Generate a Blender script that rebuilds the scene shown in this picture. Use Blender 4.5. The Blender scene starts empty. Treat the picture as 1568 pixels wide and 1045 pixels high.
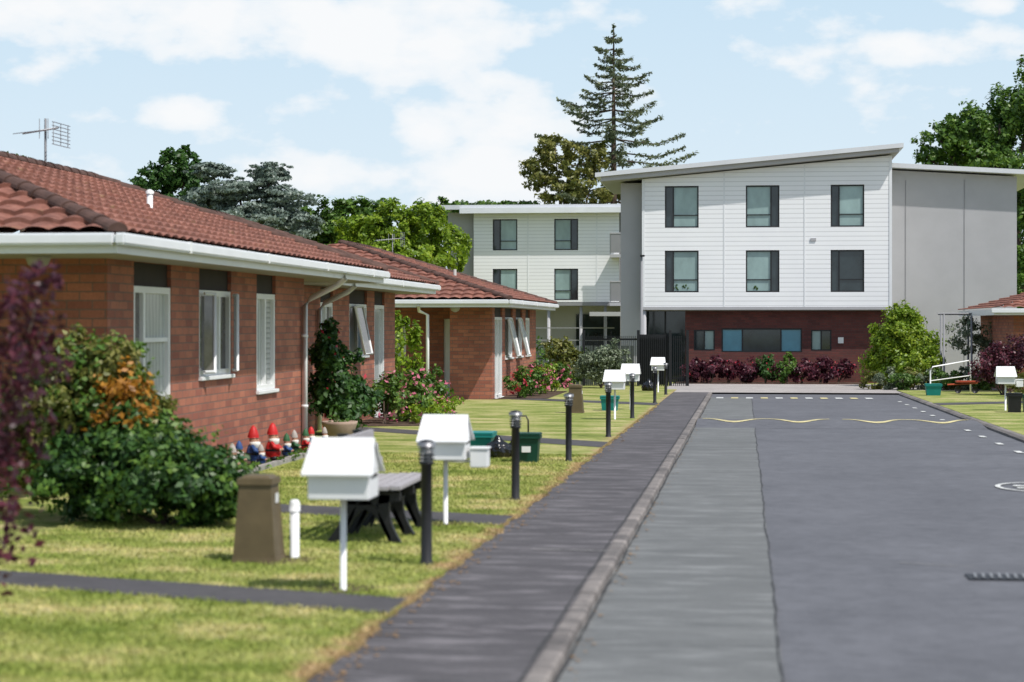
import bpy, bmesh, math, random
import numpy as np
from mathutils import Vector, Matrix
random.seed(4); rng=np.random.default_rng(7)
scene=bpy.context.scene
col=scene.collection
def g(y): return -0.006*min(max(y,-60),80)

# ---------------- materials ----------------
def newmat(name):
    m=bpy.data.materials.new(name); m.use_nodes=True
    nt=m.node_tree; b=nt.nodes['Principled BSDF']
    return m,nt,b
def c4(c,f=1): return (min(c[0]*f,1),min(c[1]*f,1),min(c[2]*f,1),1)
def noise(nt,scale,detail=4,stretch=(1,1,1),rough=.6):
    ge=nt.nodes.new('ShaderNodeNewGeometry'); mp=nt.nodes.new('ShaderNodeMapping')
    mp.inputs['Scale'].default_value=stretch
    n=nt.nodes.new('ShaderNodeTexNoise'); n.inputs['Scale'].default_value=scale
    n.inputs['Detail'].default_value=detail; n.inputs['Roughness'].default_value=rough
    nt.links.new(ge.outputs['Position'],mp.inputs['Vector']); nt.links.new(mp.outputs[0],n.inputs['Vector'])
    return n.outputs['Fac']
def ramp(nt,fac,stops):
    r=nt.nodes.new('ShaderNodeValToRGB'); e=r.color_ramp.elements
    while len(e)<len(stops): e.new(.5)
    for i,(p,c) in enumerate(stops):
        e[i].position=p; e[i].color=c if len(c)==4 else (*c,1)
    nt.links.new(fac,r.inputs[0]); return r.outputs[0]
def mix(nt,fac,a,b,mode='MIX'):
    m=nt.nodes.new('ShaderNodeMixRGB'); m.blend_type=mode
    for i,v in ((0,fac),(1,a),(2,b)):
        if isinstance(v,(int,float)): m.inputs[i].default_value=v
        elif isinstance(v,tuple): m.inputs[i].default_value=v if len(v)==4 else (*v,1)
        else: nt.links.new(v,m.inputs[i])
    return m.outputs[0]
def math_(nt,op,a,b=None,c=None):
    m=nt.nodes.new('ShaderNodeMath'); m.operation=op
    for i,v in enumerate((a,b,c)):
        if v is None: continue
        if isinstance(v,(int,float)): m.inputs[i].default_value=v
        else: nt.links.new(v,m.inputs[i])
    return m.outputs[0]
def xyz(nt):
    ge=nt.nodes.new('ShaderNodeNewGeometry'); s=nt.nodes.new('ShaderNodeSeparateXYZ')
    nt.links.new(ge.outputs['Position'],s.inputs[0]); return s.outputs
def bump(nt,b,h,strength,dist=.01):
    bn=nt.nodes.new('ShaderNodeBump'); bn.inputs['Strength'].default_value=abs(strength); bn.inputs['Distance'].default_value=dist
    bn.invert=strength<0
    nt.links.new(h,bn.inputs['Height']); nt.links.new(bn.outputs[0],b.inputs['Normal'])
def M(name,c,rough=.7,var=.15,scale=5,bmp=0,bscale=40,spec=.3,metal=0,stretch=(1,1,1)):
    m,nt,b=newmat(name)
    f=noise(nt,scale,5,stretch)
    nt.links.new(ramp(nt,f,[(.3,c4(c,1-var)),(.7,c4(c,1+var))]),b.inputs['Base Color'])
    b.inputs['Roughness'].default_value=rough; b.inputs['Specular IOR Level'].default_value=spec
    b.inputs['Metallic'].default_value=metal
    if bmp: bump(nt,b,noise(nt,bscale,4),bmp)
    return m
def leafmat(name,stops,trans=.3):
    m,nt,b=newmat(name)
    ge=nt.nodes.new('ShaderNodeNewGeometry')
    f=noise(nt,1.1,2)
    v=math_(nt,'ADD',math_(nt,'MULTIPLY',ge.outputs['Random Per Island'],.65),math_(nt,'MULTIPLY',math_(nt,'SUBTRACT',f,.3),.9))
    cc=ramp(nt,v,stops)
    nt.links.new(cc,b.inputs['Base Color']); b.inputs['Roughness'].default_value=.45; b.inputs['Specular IOR Level'].default_value=.4
    t=nt.nodes.new('ShaderNodeBsdfTranslucent'); nt.links.new(cc,t.inputs[0])
    mx=nt.nodes.new('ShaderNodeMixShader'); mx.inputs[0].default_value=trans
    nt.links.new(b.outputs[0],mx.inputs[1]); nt.links.new(t.outputs[0],mx.inputs[2])
    nt.links.new(mx.outputs[0],nt.nodes['Material Output'].inputs[0]); return m
def brickmat(name,c1,c2,mo,w=.29,h=.098,ms=.008):
    m,nt,b=newmat(name); s=xyz(nt)
    cb=nt.nodes.new('ShaderNodeCombineXYZ'); nt.links.new(math_(nt,'ADD',s[0],s[1]),cb.inputs[0]); nt.links.new(s[2],cb.inputs[1])
    br=nt.nodes.new('ShaderNodeTexBrick'); nt.links.new(cb.outputs[0],br.inputs['Vector'])
    br.inputs['Scale'].default_value=1; br.inputs['Brick Width'].default_value=w; br.inputs['Row Height'].default_value=h
    br.inputs['Mortar Size'].default_value=ms; br.inputs['Mortar Smooth'].default_value=.1; br.inputs['Bias'].default_value=-.1
    br.inputs['Color1'].default_value=c4(c1); br.inputs['Color2'].default_value=c4(c2); br.inputs['Mortar'].default_value=c4(mo)
    n=noise(nt,1.3,4); n2=noise(nt,30,3)
    cc=mix(nt,1.0,br.outputs[0],ramp(nt,n,[(.3,(.82,.82,.82)),(.7,(1.15,1.12,1.1))]),'MULTIPLY')
    cc=mix(nt,.5,cc,ramp(nt,n2,[(.3,(.65,.65,.65)),(.7,(1.15,1.15,1.15))]),'MULTIPLY')
    nt.links.new(cc,b.inputs['Base Color']); b.inputs['Roughness'].default_value=.85
    bump(nt,b,br.outputs['Fac'],-.6,.01)
    return m
def roofmat(name):
    m,nt,b=newmat(name); s=xyz(nt)
    n=noise(nt,.9,5); n2=noise(nt,9,4); n3=noise(nt,1.8,7,rough=.75)
    cc=ramp(nt,n2,[(.3,(.14,.055,.038)),(.5,(.24,.095,.065)),(.75,(.33,.16,.12))])
    cc=mix(nt,1.0,cc,ramp(nt,n,[(.3,(.72,.7,.7)),(.7,(1.15,1.1,1.08))]),'MULTIPLY')
    cc=mix(nt,ramp(nt,n3,[(.58,(0,0,0)),(.68,(.6,.6,.6))]),cc,(.2,.15,.06))
    nt.links.new(cc,b.inputs['Base Color']); b.inputs['Roughness'].default_value=.85
    return m
def boardmat(name,c,pitch=.17):
    m,nt,b=newmat(name); s=xyz(nt)
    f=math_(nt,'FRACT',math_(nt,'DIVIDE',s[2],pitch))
    cc=ramp(nt,f,[(0,c4(c,.72)),(.1,c4(c,.75)),(.2,c4(c)),(1,c4(c,1.02))])  # groove shade between boards is put into the colour, darker at each board's foot
    n=noise(nt,.6,4)
    cc=mix(nt,1.0,cc,ramp(nt,n,[(.3,(.95,.95,.96)),(.7,(1,1,1))]),'MULTIPLY')
    nt.links.new(cc,b.inputs['Base Color']); b.inputs['Roughness'].default_value=.5
    bump(nt,b,f,-.2,.02); return m
def stripemat(name,axis,pitch,c0,c1,rough=.2):
    m,nt,b=newmat(name); s=xyz(nt)
    f=math_(nt,'FRACT',math_(nt,'DIVIDE',math_(nt,'ADD',s[axis],math_(nt,'MULTIPLY',noise(nt,3,2),pitch*.8 if axis!=2 else 0)),pitch))
    cc=ramp(nt,f,[(0,c4(c0)),(.25,c4(c1)),(.7,c4(c1,.85)),(1,c4(c0))])
    nt.links.new(cc,b.inputs['Base Color']); b.inputs['Roughness'].default_value=rough; b.inputs['Specular IOR Level'].default_value=.6
    return m

brick=brickmat('house_brick',(.42,.155,.095),(.26,.085,.06),(.2,.12,.095))
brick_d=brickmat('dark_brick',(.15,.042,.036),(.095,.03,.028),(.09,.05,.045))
roof=roofmat('roof_tiles'); cap=M('ridge_cap',(.09,.05,.04),.85,.35,6)
white=M('white_paint',(.77,.77,.77),.4,.04,3)
whiteg=M('gutter_white',(.72,.73,.75),.35,.05,2)
soffit=M('soffit_paint',(.36,.34,.32),.7,.05)
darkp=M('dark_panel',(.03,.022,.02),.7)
glass_c=stripemat('curtained_glass',1,.13,(.36,.38,.37),(.56,.58,.56),.12)
glass_v=stripemat('blind_glass',2,.075,(.26,.27,.26),(.52,.53,.52),.12)
glass_r=M('reflecting_glass',(.12,.11,.11),.06,.5,3,spec=.8)
glass_d=M('dark_glass',(.02,.03,.033),.06,.4,2,spec=.7)
glass_t=M('teal_glass',(.25,.35,.34),.08,.22,1.2,spec=.6,stretch=(1,1,.6))
glass_b=M('blue_curtain_glass',(.09,.28,.37),.12,.15,1.5,spec=.6)
framed=M('dark_frame',(.02,.02,.022),.4,.1)
boards=boardmat('white_weatherboard',(.82,.82,.83))
greyw=M('grey_render',(.4,.395,.41),.8,.05,1)
greyd=M('grey_render_dark',(.24,.24,.25),.8,.06,1)
roofm=M('metal_roof',(.62,.63,.66),.4,.05,1)
black=M('black_plastic',(.014,.014,.016),.45,.2,8)
bollm=M('bollard_paint',(.022,.022,.025),.5,.2,8)
greyl=M('lamp_lens',(.5,.51,.52),.3,.05)
slat=M('weathered_slat',(.34,.32,.33),.8,.2,12,stretch=(10,1,10))
olive=M('olive_plastic',(.115,.085,.045),.55,.15,6)
concrete=M('concrete_edge',(.3,.28,.26),.9,.2,8,.3)
pot=M('clay_pot',(.36,.26,.21),.9,.15,8)
soil=M('soil',(.08,.052,.036),1,.5,12,.6,30)
bark=M('bark',(.085,.06,.045),.95,.3,8,.5,15)
teal=M('teal_plastic',(.01,.2,.18),.45,.1)
dgreen=M('green_plastic',(.006,.05,.03),.45,.1)
bagm=M('rubbish_bag',(.008,.008,.009),.22,.2,10,.4,12,spec=.6)
red=M('red_paint',(.5,.02,.02),.5,.1); skin=M('gnome_skin',(.5,.28,.19),.6,.05); beard=M('gnome_beard',(.7,.68,.63),.8,.1,20)
gblue=M('gnome_blue',(.03,.07,.2),.6); ggreen=M('gnome_green',(.03,.1,.04),.6); ggrey=M('gnome_stone',(.38,.34,.31),.8,.2,15)
aer=M('aluminium',(.25,.25,.26),.4,.1,metal=.6)
fencem=M('fence_dark',(.015,.016,.018),.6); fenceg=M('timber_fence',(.1,.12,.1),.8,.2,6)
orange=M('orange_red_paint',(.4,.08,.04),.5)
markw=M('road_paint_white',(.55,.55,.53),.8,.35,14); marky=M('road_paint_yellow',(.58,.5,.26),.8,.35,6)
crack=M('crack_dark',(.05,.05,.052),1,.3,20); crackl=M('repair_light',(.22,.21,.2),.9,.3,20)

def asphalt(name,c,hi,stretch=(1,1,1),fs=160,streak=0):
    m,nt,b=newmat(name)
    n=noise(nt,.7,5,stretch); n2=noise(nt,fs,2); n3=noise(nt,5,5,stretch,rough=.7)
    cc=ramp(nt,n,[(.3,c4(c)),(.7,c4(hi))])
    cc=mix(nt,1.0,cc,ramp(nt,n2,[(.3,(.72,.72,.72)),(.7,(1.28,1.28,1.28))]),'MULTIPLY')
    cc=mix(nt,1.0,cc,ramp(nt,n3,[(.3,(.82,.82,.82)),(.7,(1.18,1.18,1.18))]),'MULTIPLY')
    if streak:
        n4=noise(nt,1.0,5,(1.5,5,1),rough=.7)
        cc=mix(nt,ramp(nt,n4,[(.5,(0,0,0)),(.66,(streak,streak,streak))]),cc,c4(hi,1.9))
    nt.links.new(cc,b.inputs['Base Color']); b.inputs['Roughness'].default_value=.8; b.inputs['Specular IOR Level'].default_value=.35
    bump(nt,b,n2,.4,.004); return m
road_m=asphalt('road_asphalt',(.095,.095,.106),(.125,.125,.138))
strip_m=asphalt('lane_strip',(.105,.107,.106),(.15,.152,.15),(.5,3,1),160,.4)
path_m=asphalt('footpath_asphalt',(.056,.05,.053),(.09,.082,.086),(.4,3,1),90,.95)
path2_m=asphalt('side_path',(.055,.05,.053),(.08,.074,.076))
kerb_m=asphalt('kerb_concrete',(.09,.08,.077),(.21,.185,.17),(1,1,1),60,.5)
conc_m=asphalt('far_concrete',(.3,.27,.26),(.38,.35,.33))
def grassmat(name,blade=False):
    m,nt,b=newmat(name); s=xyz(nt)
    n=noise(nt,1.0,6,(1,1.5,1),.68); n2=noise(nt,18,4)
    cc=ramp(nt,n,[(.3,(.13,.18,.035)),(.43,(.21,.25,.06)),(.53,(.31,.32,.11)),(.64,(.46,.40,.2)),(.75,(.5,.42,.25))])
    cc=mix(nt,1.0,cc,ramp(nt,n2,[(.3,(.72,.75,.68)),(.7,(1.2,1.17,1.15))]),'MULTIPLY')
    e=math_(nt,'ADD',s[0],math_(nt,'MULTIPLY',math_(nt,'SUBTRACT',noise(nt,3,4),.5),.8))
    f=ramp(nt,math_(nt,'ABSOLUTE',math_(nt,'ADD',e,2.05)),[(.06,(1,1,1)),(.24,(0,0,0))])
    cc=mix(nt,f,cc,mix(nt,n2,(.26,.16,.08),(.52,.39,.22)))
    if blade:
        ge=nt.nodes.new('ShaderNodeNewGeometry')
        cc=mix(nt,1.0,cc,ramp(nt,ge.outputs['Random Per Island'],[(0,(.9,.95,.85)),(1,(1.5,1.45,1.35))]),'MULTIPLY')
    nt.links.new(cc,b.inputs['Base Color']); b.inputs['Roughness'].default_value=.9; b.inputs['Specular IOR Level'].default_value=.15
    if not blade: bump(nt,b,noise(nt,60,3),.6,.03)
    return m
grass_m=grassmat('lawn_grass'); blade_m=grassmat('grass_blades',True)

# ---------------- geometry helpers ----------------
def empty(name,loc=(0,0,0)):
    e=bpy.data.objects.new(name,None); e.location=loc; e.empty_display_size=.2; col.objects.link(e); return e
def mk(name,verts,faces,mat,parent=None,smooth=False):
    me=bpy.data.meshes.new(name); me.from_pydata([tuple(v) for v in verts],[],faces); me.update()
    if mat: me.materials.append(mat)
    if smooth: me.polygons.foreach_set('use_smooth',[True]*len(me.polygons))
    o=bpy.data.objects.new(name,me); col.objects.link(o)
    if parent: o.parent=parent; o.matrix_parent_inverse=Matrix.Translation(-Vector(parent.location))
    return o
def mk_np(name,V,k,mat,parent=None):
    n=len(V)//k; me=bpy.data.meshes.new(name)
    me.vertices.add(len(V)); me.vertices.foreach_set('co',V.astype(np.float32).ravel())
    me.loops.add(len(V)); me.loops.foreach_set('vertex_index',np.arange(len(V),dtype=np.int32))
    me.polygons.add(n); me.polygons.foreach_set('loop_start',np.arange(0,len(V),k,dtype=np.int32))
    me.polygons.foreach_set('loop_total',np.full(n,k,dtype=np.int32))
    me.update(calc_edges=True); me.validate(); me.materials.append(mat)
    o=bpy.data.objects.new(name,me); col.objects.link(o)
    if parent: o.parent=parent; o.matrix_parent_inverse=Matrix.Translation(-Vector(parent.location))
    return o
def box(name,par,x0,x1,y0,y1,z0,z1,mat,bev=0):
    bm=bmesh.new(); bmesh.ops.create_cube(bm,size=1)
    for v in bm.verts: v.co=Vector(((x0+x1)/2+v.co.x*(x1-x0),(y0+y1)/2+v.co.y*(y1-y0),(z0+z1)/2+v.co.z*(z1-z0)))
    if bev: bmesh.ops.bevel(bm,geom=bm.edges[:],offset=bev,segments=2,affect='EDGES')
    me=bpy.data.meshes.new(name); bm.to_mesh(me); bm.free(); me.materials.append(mat)
    o=bpy.data.objects.new(name,me); col.objects.link(o)
    if par: o.parent=par; o.matrix_parent_inverse=Matrix.Translation(-Vector(par.location))
    return o
def tube(name,par,pts,r,mat,seg=10,close=False):
    V=[];F=[];pts=[Vector(p) for p in pts]; rs=r if isinstance(r,(list,tuple)) else [r]*len(pts)
    for i,p in enumerate(pts):
        d=(pts[min(i+1,len(pts)-1)]-pts[max(i-1,0)]).normalized()
        a=Vector((0,0,1)) if abs(d.z)<.9 else Vector((1,0,0))
        u=d.cross(a).normalized(); w=d.cross(u)
        for k in range(seg):
            t=2*math.pi*k/seg; V.append(p+(u*math.cos(t)+w*math.sin(t))*rs[i])
    for i in range(len(pts)-1):
        for k in range(seg):
            F.append((i*seg+k,i*seg+(k+1)%seg,(i+1)*seg+(k+1)%seg,(i+1)*seg+k))
    F.append(tuple(range(seg))); F.append(tuple((len(pts)-1)*seg+k for k in range(seg)))
    return mk(name,V,F,mat,par,True)
def lathe(name,par,prof,loc,mat,seg=16,sx=1,sy=1):
    V=[];F=[]
    for r,z in prof:
        for k in range(seg):
            t=2*math.pi*k/seg; V.append((loc[0]+r*math.cos(t)*sx,loc[1]+r*math.sin(t)*sy,loc[2]+z))
    for i in range(len(prof)-1):
        for k in range(seg): F.append((i*seg+k,i*seg+(k+1)%seg,(i+1)*seg+(k+1)%seg,(i+1)*seg+k))
    F.append(tuple(range(seg))); F.append(tuple((len(prof)-1)*seg+k for k in range(seg)))
    return mk(name,V,F,mat,par,True)
def sheet(name,pts,dz,mat,par=None):
    return mk(name,[(x,y,g(y)+dz) for x,y in pts],[tuple(range(len(pts)))],mat,par)
def ribbon(name,pts,w,dz,mat,par=None):
    V=[];F=[]
    for i,(x,y) in enumerate(pts):
        a=pts[max(i-1,0)];b=pts[min(i+1,len(pts)-1)]
        dx,dy=b[0]-a[0],b[1]-a[1];l=math.hypot(dx,dy) or 1
        ww=w*(random.uniform(.3,1.5) if w<.05 else 1)/2
        V+= [(x-dy/l*ww,y+dx/l*ww,g(y)+dz),(x+dy/l*ww,y-dx/l*ww,g(y)+dz)]
    for i in range(len(pts)-1): F.append((2*i,2*i+1,2*i+3,2*i+2))
    return mk(name,V,F,mat,par)
def P(face,pl,u,z,d): return (pl-d,u,z) if face=='X' else (u,pl+d,z)
def fbox(name,par,face,pl,u0,u1,z0,z1,d0,d1,mat,bev=0):
    if face=='X': return box(name,par,pl-d1,pl-d0,u0,u1,z0,z1,mat,bev)
    return box(name,par,u0,u1,pl+d0,pl+d1,z0,z1,mat,bev)
def wall(name,par,face,pl,u0,u1,z0,z1,holes,mat,depth=.12):
    us=sorted({u0,u1}|{h[0] for h in holes}|{h[1] for h in holes}); zs=sorted({z0,z1}|{h[2] for h in holes}|{h[3] for h in holes})
    V=[];F=[]
    def q(a,b,c,d):
        n=len(V); V.extend([a,b,c,d]); F.append((n,n+1,n+2,n+3))
    for i in range(len(us)-1):
        for j in range(len(zs)-1):
            um=(us[i]+us[i+1])/2; zm=(zs[j]+zs[j+1])/2
            if any(h[0]<um<h[1] and h[2]<zm<h[3] for h in holes): continue
            q(P(face,pl,us[i],zs[j],0),P(face,pl,us[i+1],zs[j],0),P(face,pl,us[i+1],zs[j+1],0),P(face,pl,us[i],zs[j+1],0))
    for h in holes:
        c=[(h[0],h[2]),(h[1],h[2]),(h[1],h[3]),(h[0],h[3])]
        for k in range(4):
            a,b=c[k],c[(k+1)%4]
            q(P(face,pl,a[0],a[1],0),P(face,pl,b[0],b[1],0),P(face,pl,b[0],b[1],depth),P(face,pl,a[0],a[1],depth))
    return mk(name,V,F,mat,par)
def window(name,par,face,pl,u0,u1,z0,z1,dep,fm,panes,fw=.06,splits=(),sill=None,trans=()):
    e=empty(name,P(face,pl,(u0+u1)/2,(z0+z1)/2,dep)); e.parent=par; e.matrix_parent_inverse=Matrix.Translation(-Vector(par.location))
    d0,d1=dep-.04,dep+.03
    fbox('frame_bottom',e,face,pl,u0,u1,z0,z0+fw,d0,d1,fm); fbox('frame_top',e,face,pl,u0,u1,z1-fw,z1,d0,d1,fm)
    xs=[u0]+[u0+(u1-u0)*s for s in splits]+[u1]
    fbox('frame_side',e,face,pl,u0,u0+fw,z0+fw,z1-fw,d0,d1,fm); fbox('frame_side',e,face,pl,u1-fw,u1,z0+fw,z1-fw,d0,d1,fm)
    for s in xs[1:-1]: fbox('mullion',e,face,pl,s-fw/2,s+fw/2,z0+fw,z1-fw,d0+.004,d1,fm)
    for i in range(len(xs)-1):
        fbox('pane',e,face,pl,xs[i]+fw/2,xs[i+1]-fw/2,z0+fw/2,z1-fw/2,dep+.012,dep+.02,panes[i%len(panes)])
    for i,zf in trans:
        zz=z0+(z1-z0)*zf; fbox('transom',e,face,pl,xs[i]+fw/2,xs[i+1]-fw/2,zz-fw/3,zz+fw/3,d0+.01,d1-.02,fm)
    if sill: fbox('sill',e,face,pl,u0-.03,u1+.03,z0-.05,z0,-.05,dep,sill,.006)
    return e
def slope(name,par,E0,E1,R0,R1,mat):
    E0,E1,R0,R1=map(Vector,(E0,E1,R0,R1)); s=(E1-E0); L=s.length; s.normalize()
    w=R0-E0; up=w-s*w.dot(s); H=up.length; up.normalize(); n=s.cross(up)
    if n.z<0: n=-n
    lo=w.dot(s); hi=(R1-E0).dot(s)
    nc=max(2,round(H/.33)); ch=H/nc; rows=[]
    for k in range(nc): rows+=[(k*ch,.05),((k+1)*ch-.012,.005)]
    rows.append((H,.03)); ds=.05; nx=int(L/ds)+1; V=[];F=[]
    for v,hh in rows:
        t=v/H; a=lo*t; b=L+(hi-L)*t
        for i in range(nx+1):
            x=min(max(i*ds,a),b); V.append(E0+s*x+up*v+n*(hh+.035*abs(math.sin(math.pi*x/.3))))
    for j in range(len(rows)-1):
        for i in range(nx):
            p=(j*(nx+1)+i,j*(nx+1)+i+1,(j+1)*(nx+1)+i+1,(j+1)*(nx+1)+i)
            if (V[p[0]]-V[p[1]]).length<1e-5 and (V[p[2]]-V[p[3]]).length<1e-5: continue
            F.append(p)
    return mk(name,V,F,mat,par)
def caps(name,par,A,B):
    A,B=Vector(A),Vector(B); L=(B-A).length; n=max(1,round(L/.36)); V=[];F=[];seg=8
    d=(B-A)/n; u=Vector((-d.y,d.x,0)).normalized(); w=d.cross(u).normalized(); w=w if w.z>0 else -w
    for i in range(n):
        for e,(t,r) in enumerate(((-.04,.115),(1,.095))):
            c=A+d*(i+t)+Vector((0,0,.03)); 
            for k in range(seg+1):
                a=math.pi*k/seg; V.append(c+u*math.cos(a)*r+w*math.sin(a)*r*.8)
        b=i*2*(seg+1)
        for k in range(seg): F.append((b+k,b+k+1,b+seg+1+k+1,b+seg+1+k))
        F.append(tuple(b+k for k in range(seg+1)))
    mk(name,V,F,cap,par)
def hip(par,x0,x1,y0,y1,ze,zr,xr,yr0,yr1):
    a,b,c,d=(x0,y0,ze),(x1,y0,ze),(x1,y1,ze),(x0,y1,ze); r0,r1=(xr,yr0,zr),(xr,yr1,zr)
    slope('roof_road_slope',par,b,c,r0,r1,roof); slope('roof_end_slope',par,a,b,r0,r0,roof)
    slope('roof_far_slope',par,c,d,r1,r1,roof); slope('roof_back_slope',par,d,a,r1,r0,roof)
    caps('ridge_caps',par,r0,r1); caps('hip_caps',par,b,r0); caps('hip_caps',par,c,r1)
def eaves(par,x0,x1,y0,y1,zt):
    box('fascia_road',par,x1-.03,x1,y0,y1,zt-.2,zt-.02,whiteg); box('fascia_end',par,x0,x1-.032,y0,y0+.03,zt-.2,zt-.02,whiteg)
    box('fascia_far',par,x0,x1-.032,y1-.03,y1,zt-.2,zt-.02,whiteg)
    box('gutter_road',par,x1+.001,x1+.115,y0-.115,y1+.02,zt-.12,zt,whiteg,.02); box('gutter_end',par,x0,x1-.002,y0-.115,y0-.002,zt-.12,zt,whiteg,.02)
    for k in range(int((y1-y0)/3.6)): box('gutter_joint',par,x1+.0,x1+.119,y0+2.2+k*3.6,y0+2.26+k*3.6,zt-.124,zt+.003,white)
    box('soffit',par,x0+.05,x1-.035,y0+.035,y1-.035,zt-.19,zt-.17,soffit)

def foliage(name,blobs,n,size,mat,par=None,clumps=30,spread=.32,shell=.6,flat=0):
    vol=np.array([(b[3]*b[4]*b[5])**(2/3) for b in blobs]); vol/=vol.sum(); out=[]
    for b,sh in zip(blobs,vol):
        c=np.array(b[:3]); r=np.array(b[3:6]); m=max(8,int(n*sh)); k=max(3,int(clumps))
        d=rng.normal(size=(k,3)); d/=np.linalg.norm(d,axis=1)[:,None]
        cc=d*rng.uniform(shell,1.0,(k,1))*rng.uniform(.85,1.12,(k,1))
        idx=rng.integers(0,k,m); cr=spread*rng.uniform(.6,1.3,k)
        off=rng.normal(size=(m,3)); off/=np.linalg.norm(off,axis=1)[:,None]; off*=rng.uniform(.3,1,(m,1))
        if flat: off[:,2]*=flat
        p=cc[idx]+off*cr[idx][:,None]; out.append(np.c_[c+p*r, p/ (np.linalg.norm(p,axis=1)[:,None]+1e-6)])
    A=np.vstack(out); p=A[:,:3]; o=A[:,3:]; m=len(p)
    nr=o*.7+rng.normal(size=(m,3))*.55+np.array([0,0,.35]); nr/=np.linalg.norm(nr,axis=1)[:,None]
    t=np.cross(nr,rng.normal(size=(m,3))); t/=np.linalg.norm(t,axis=1)[:,None]; b2=np.cross(nr,t)
    s=size*rng.uniform(.6,1.3,(m,1))
    V=np.stack([p-t*s*.5,p+b2*s*.28,p+t*s*.5,p-b2*s*.28],axis=1).reshape(-1,3)
    return mk_np(name,V,4,mat,par)
def trunk(par,base,top,r,mat,limbs=()):
    b=Vector(base);t=Vector(top); pts=[b+(t-b)*k/5+Vector((random.uniform(-.04,.04),random.uniform(-.04,.04),0))*(t-b).length*.3*(1 if 0<k<5 else 0) for k in range(6)]
    tube('trunk',par,pts,[r*(1-.14*k) for k in range(6)],mat)
    for l in limbs:
        s=b+(t-b)*random.uniform(.4,.85); l=Vector(l); m=(s+l)/2+Vector((0,0,-.08*(l-s).length))
        tube('limb',par,[s,m,l],[r*.45,r*.3,r*.12],mat,7)
def tree(name,base,blobs,n,size,lm,bk=None,r=.25,clumps=30,spread=.32,shell=.6,flat=0):
    e=empty(name,base); cz=sum(b[2] for b in blobs)/len(blobs); cx=sum(b[0] for b in blobs)/len(blobs); cy=sum(b[1] for b in blobs)/len(blobs)
    trunk(e,base,(cx,cy,cz),r,bk or bark,[b[:3] for b in blobs])
    foliage('crown',blobs,n,size,lm,e,clumps,spread,shell,flat); return e
def shrub(name,x,y,blobs,n,size,lm,clumps=25,spread=.35,shell=.5,extra=()):
    e=empty(name,(x,y,g(y)))
    B=[(x+b[0],y+b[1],g(y)+b[2],b[3],b[4],b[5]) for b in blobs]
    for b in B:
        tube('stem',e,[(x+random.uniform(-.05,.05),y+random.uniform(-.05,.05),g(y)-.03),((x+b[0])/2,(y+b[1])/2,g(y)+b[2]*.4-g(y)*.4),(b[0],b[1],b[2])],[.03,.022,.012],bark,6)
    foliage('leaves',B,n,size,lm,e,clumps,spread,shell)
    for nm,nn,ss,mm in extra: foliage(nm,B,nn,ss,mm,e,int(clumps*.7),.3,.9)
    return e

L_dark=leafmat('leaf_dark',[(0,(.016,.045,.012)),(.5,(.042,.105,.022)),(1,(.09,.19,.035))])
L_mid=leafmat('leaf_mid',[(0,(.03,.075,.012)),(.5,(.08,.165,.022)),(1,(.18,.28,.04))])
L_bright=leafmat('leaf_bright',[(0,(.07,.14,.01)),(.5,(.2,.31,.02)),(1,(.4,.48,.045))],.4)
L_blue=leafmat('leaf_cedar',[(0,(.09,.13,.1)),(.5,(.18,.23,.195)),(1,(.32,.37,.32))],.3)
L_olive=leafmat('leaf_olive',[(0,(.06,.09,.04)),(.5,(.17,.21,.13)),(1,(.32,.36,.24))],.25)
L_conif=leafmat('leaf_conifer',[(0,(.06,.085,.045)),(.5,(.13,.165,.09)),(1,(.26,.28,.15))],.35)
L_yel=leafmat('leaf_olive_yellow',[(0,(.06,.085,.015)),(.5,(.17,.18,.035)),(1,(.33,.3,.09))],.35)
L_orange=leafmat('leaf_orange',[(0,(.2,.09,.012)),(.5,(.42,.17,.015)),(1,(.55,.27,.03))],.35)
L_purple=leafmat('leaf_purple',[(0,(.03,.009,.016)),(.5,(.085,.02,.036)),(1,(.2,.045,.065))],.3)
F_pink=leafmat('petal_pink',[(0,(.5,.08,.16)),(1,(.75,.25,.35))]); F_red=leafmat('petal_red',[(0,(.45,.02,.04)),(1,(.6,.05,.08))])

# ---------------- ground ----------------
mk('ground',[(-1500,-60,g(-60)-.14),(1500,-60,g(-60)-.14),(1500,80,g(80)-.14),(-1500,80,g(80)-.14),(1500,3000,g(80)-.14),(-1500,3000,g(80)-.14)],[(0,1,2,3),(3,2,4,5)],grass_m)
sheet('road',[(-.98,-20),(4.62,-20),(4.62,63),(-.98,63)],-.07,road_m)
sheet('road_edge_strip',[(-.98,-20),(.2,-20),(.2,57),(-.98,57)],-.066,strip_m)
sheet('forecourt',[(-2.6,60.2),(30,60.2),(30,71),(-2.6,71)],-.02,conc_m)
def slab(name,x0,x1,y0,y1,top,mat):
    V=[(x,y,g(y)+z) for z in (-.16,top) for x,y in ((x0,y0),(x1,y0),(x1,y1),(x0,y1))]
    return mk(name,V,[(4,5,6,7),(0,1,5,4),(1,2,6,5),(2,3,7,6),(3,0,4,7)],mat)
slab('lawn',-45,-2.16,-20,62.9,0,grass_m)
slab('lawn',4.78,45,-20,62.9,0,grass_m)
slab('lawn',-45,-2.62,62.92,79.9,-.03,grass_m); slab('lawn',4,45,71.1,79.9,-.03,grass_m)
slab('footpath',-2.159,-1.092,-20,60.19,-.014,path_m)
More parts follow.
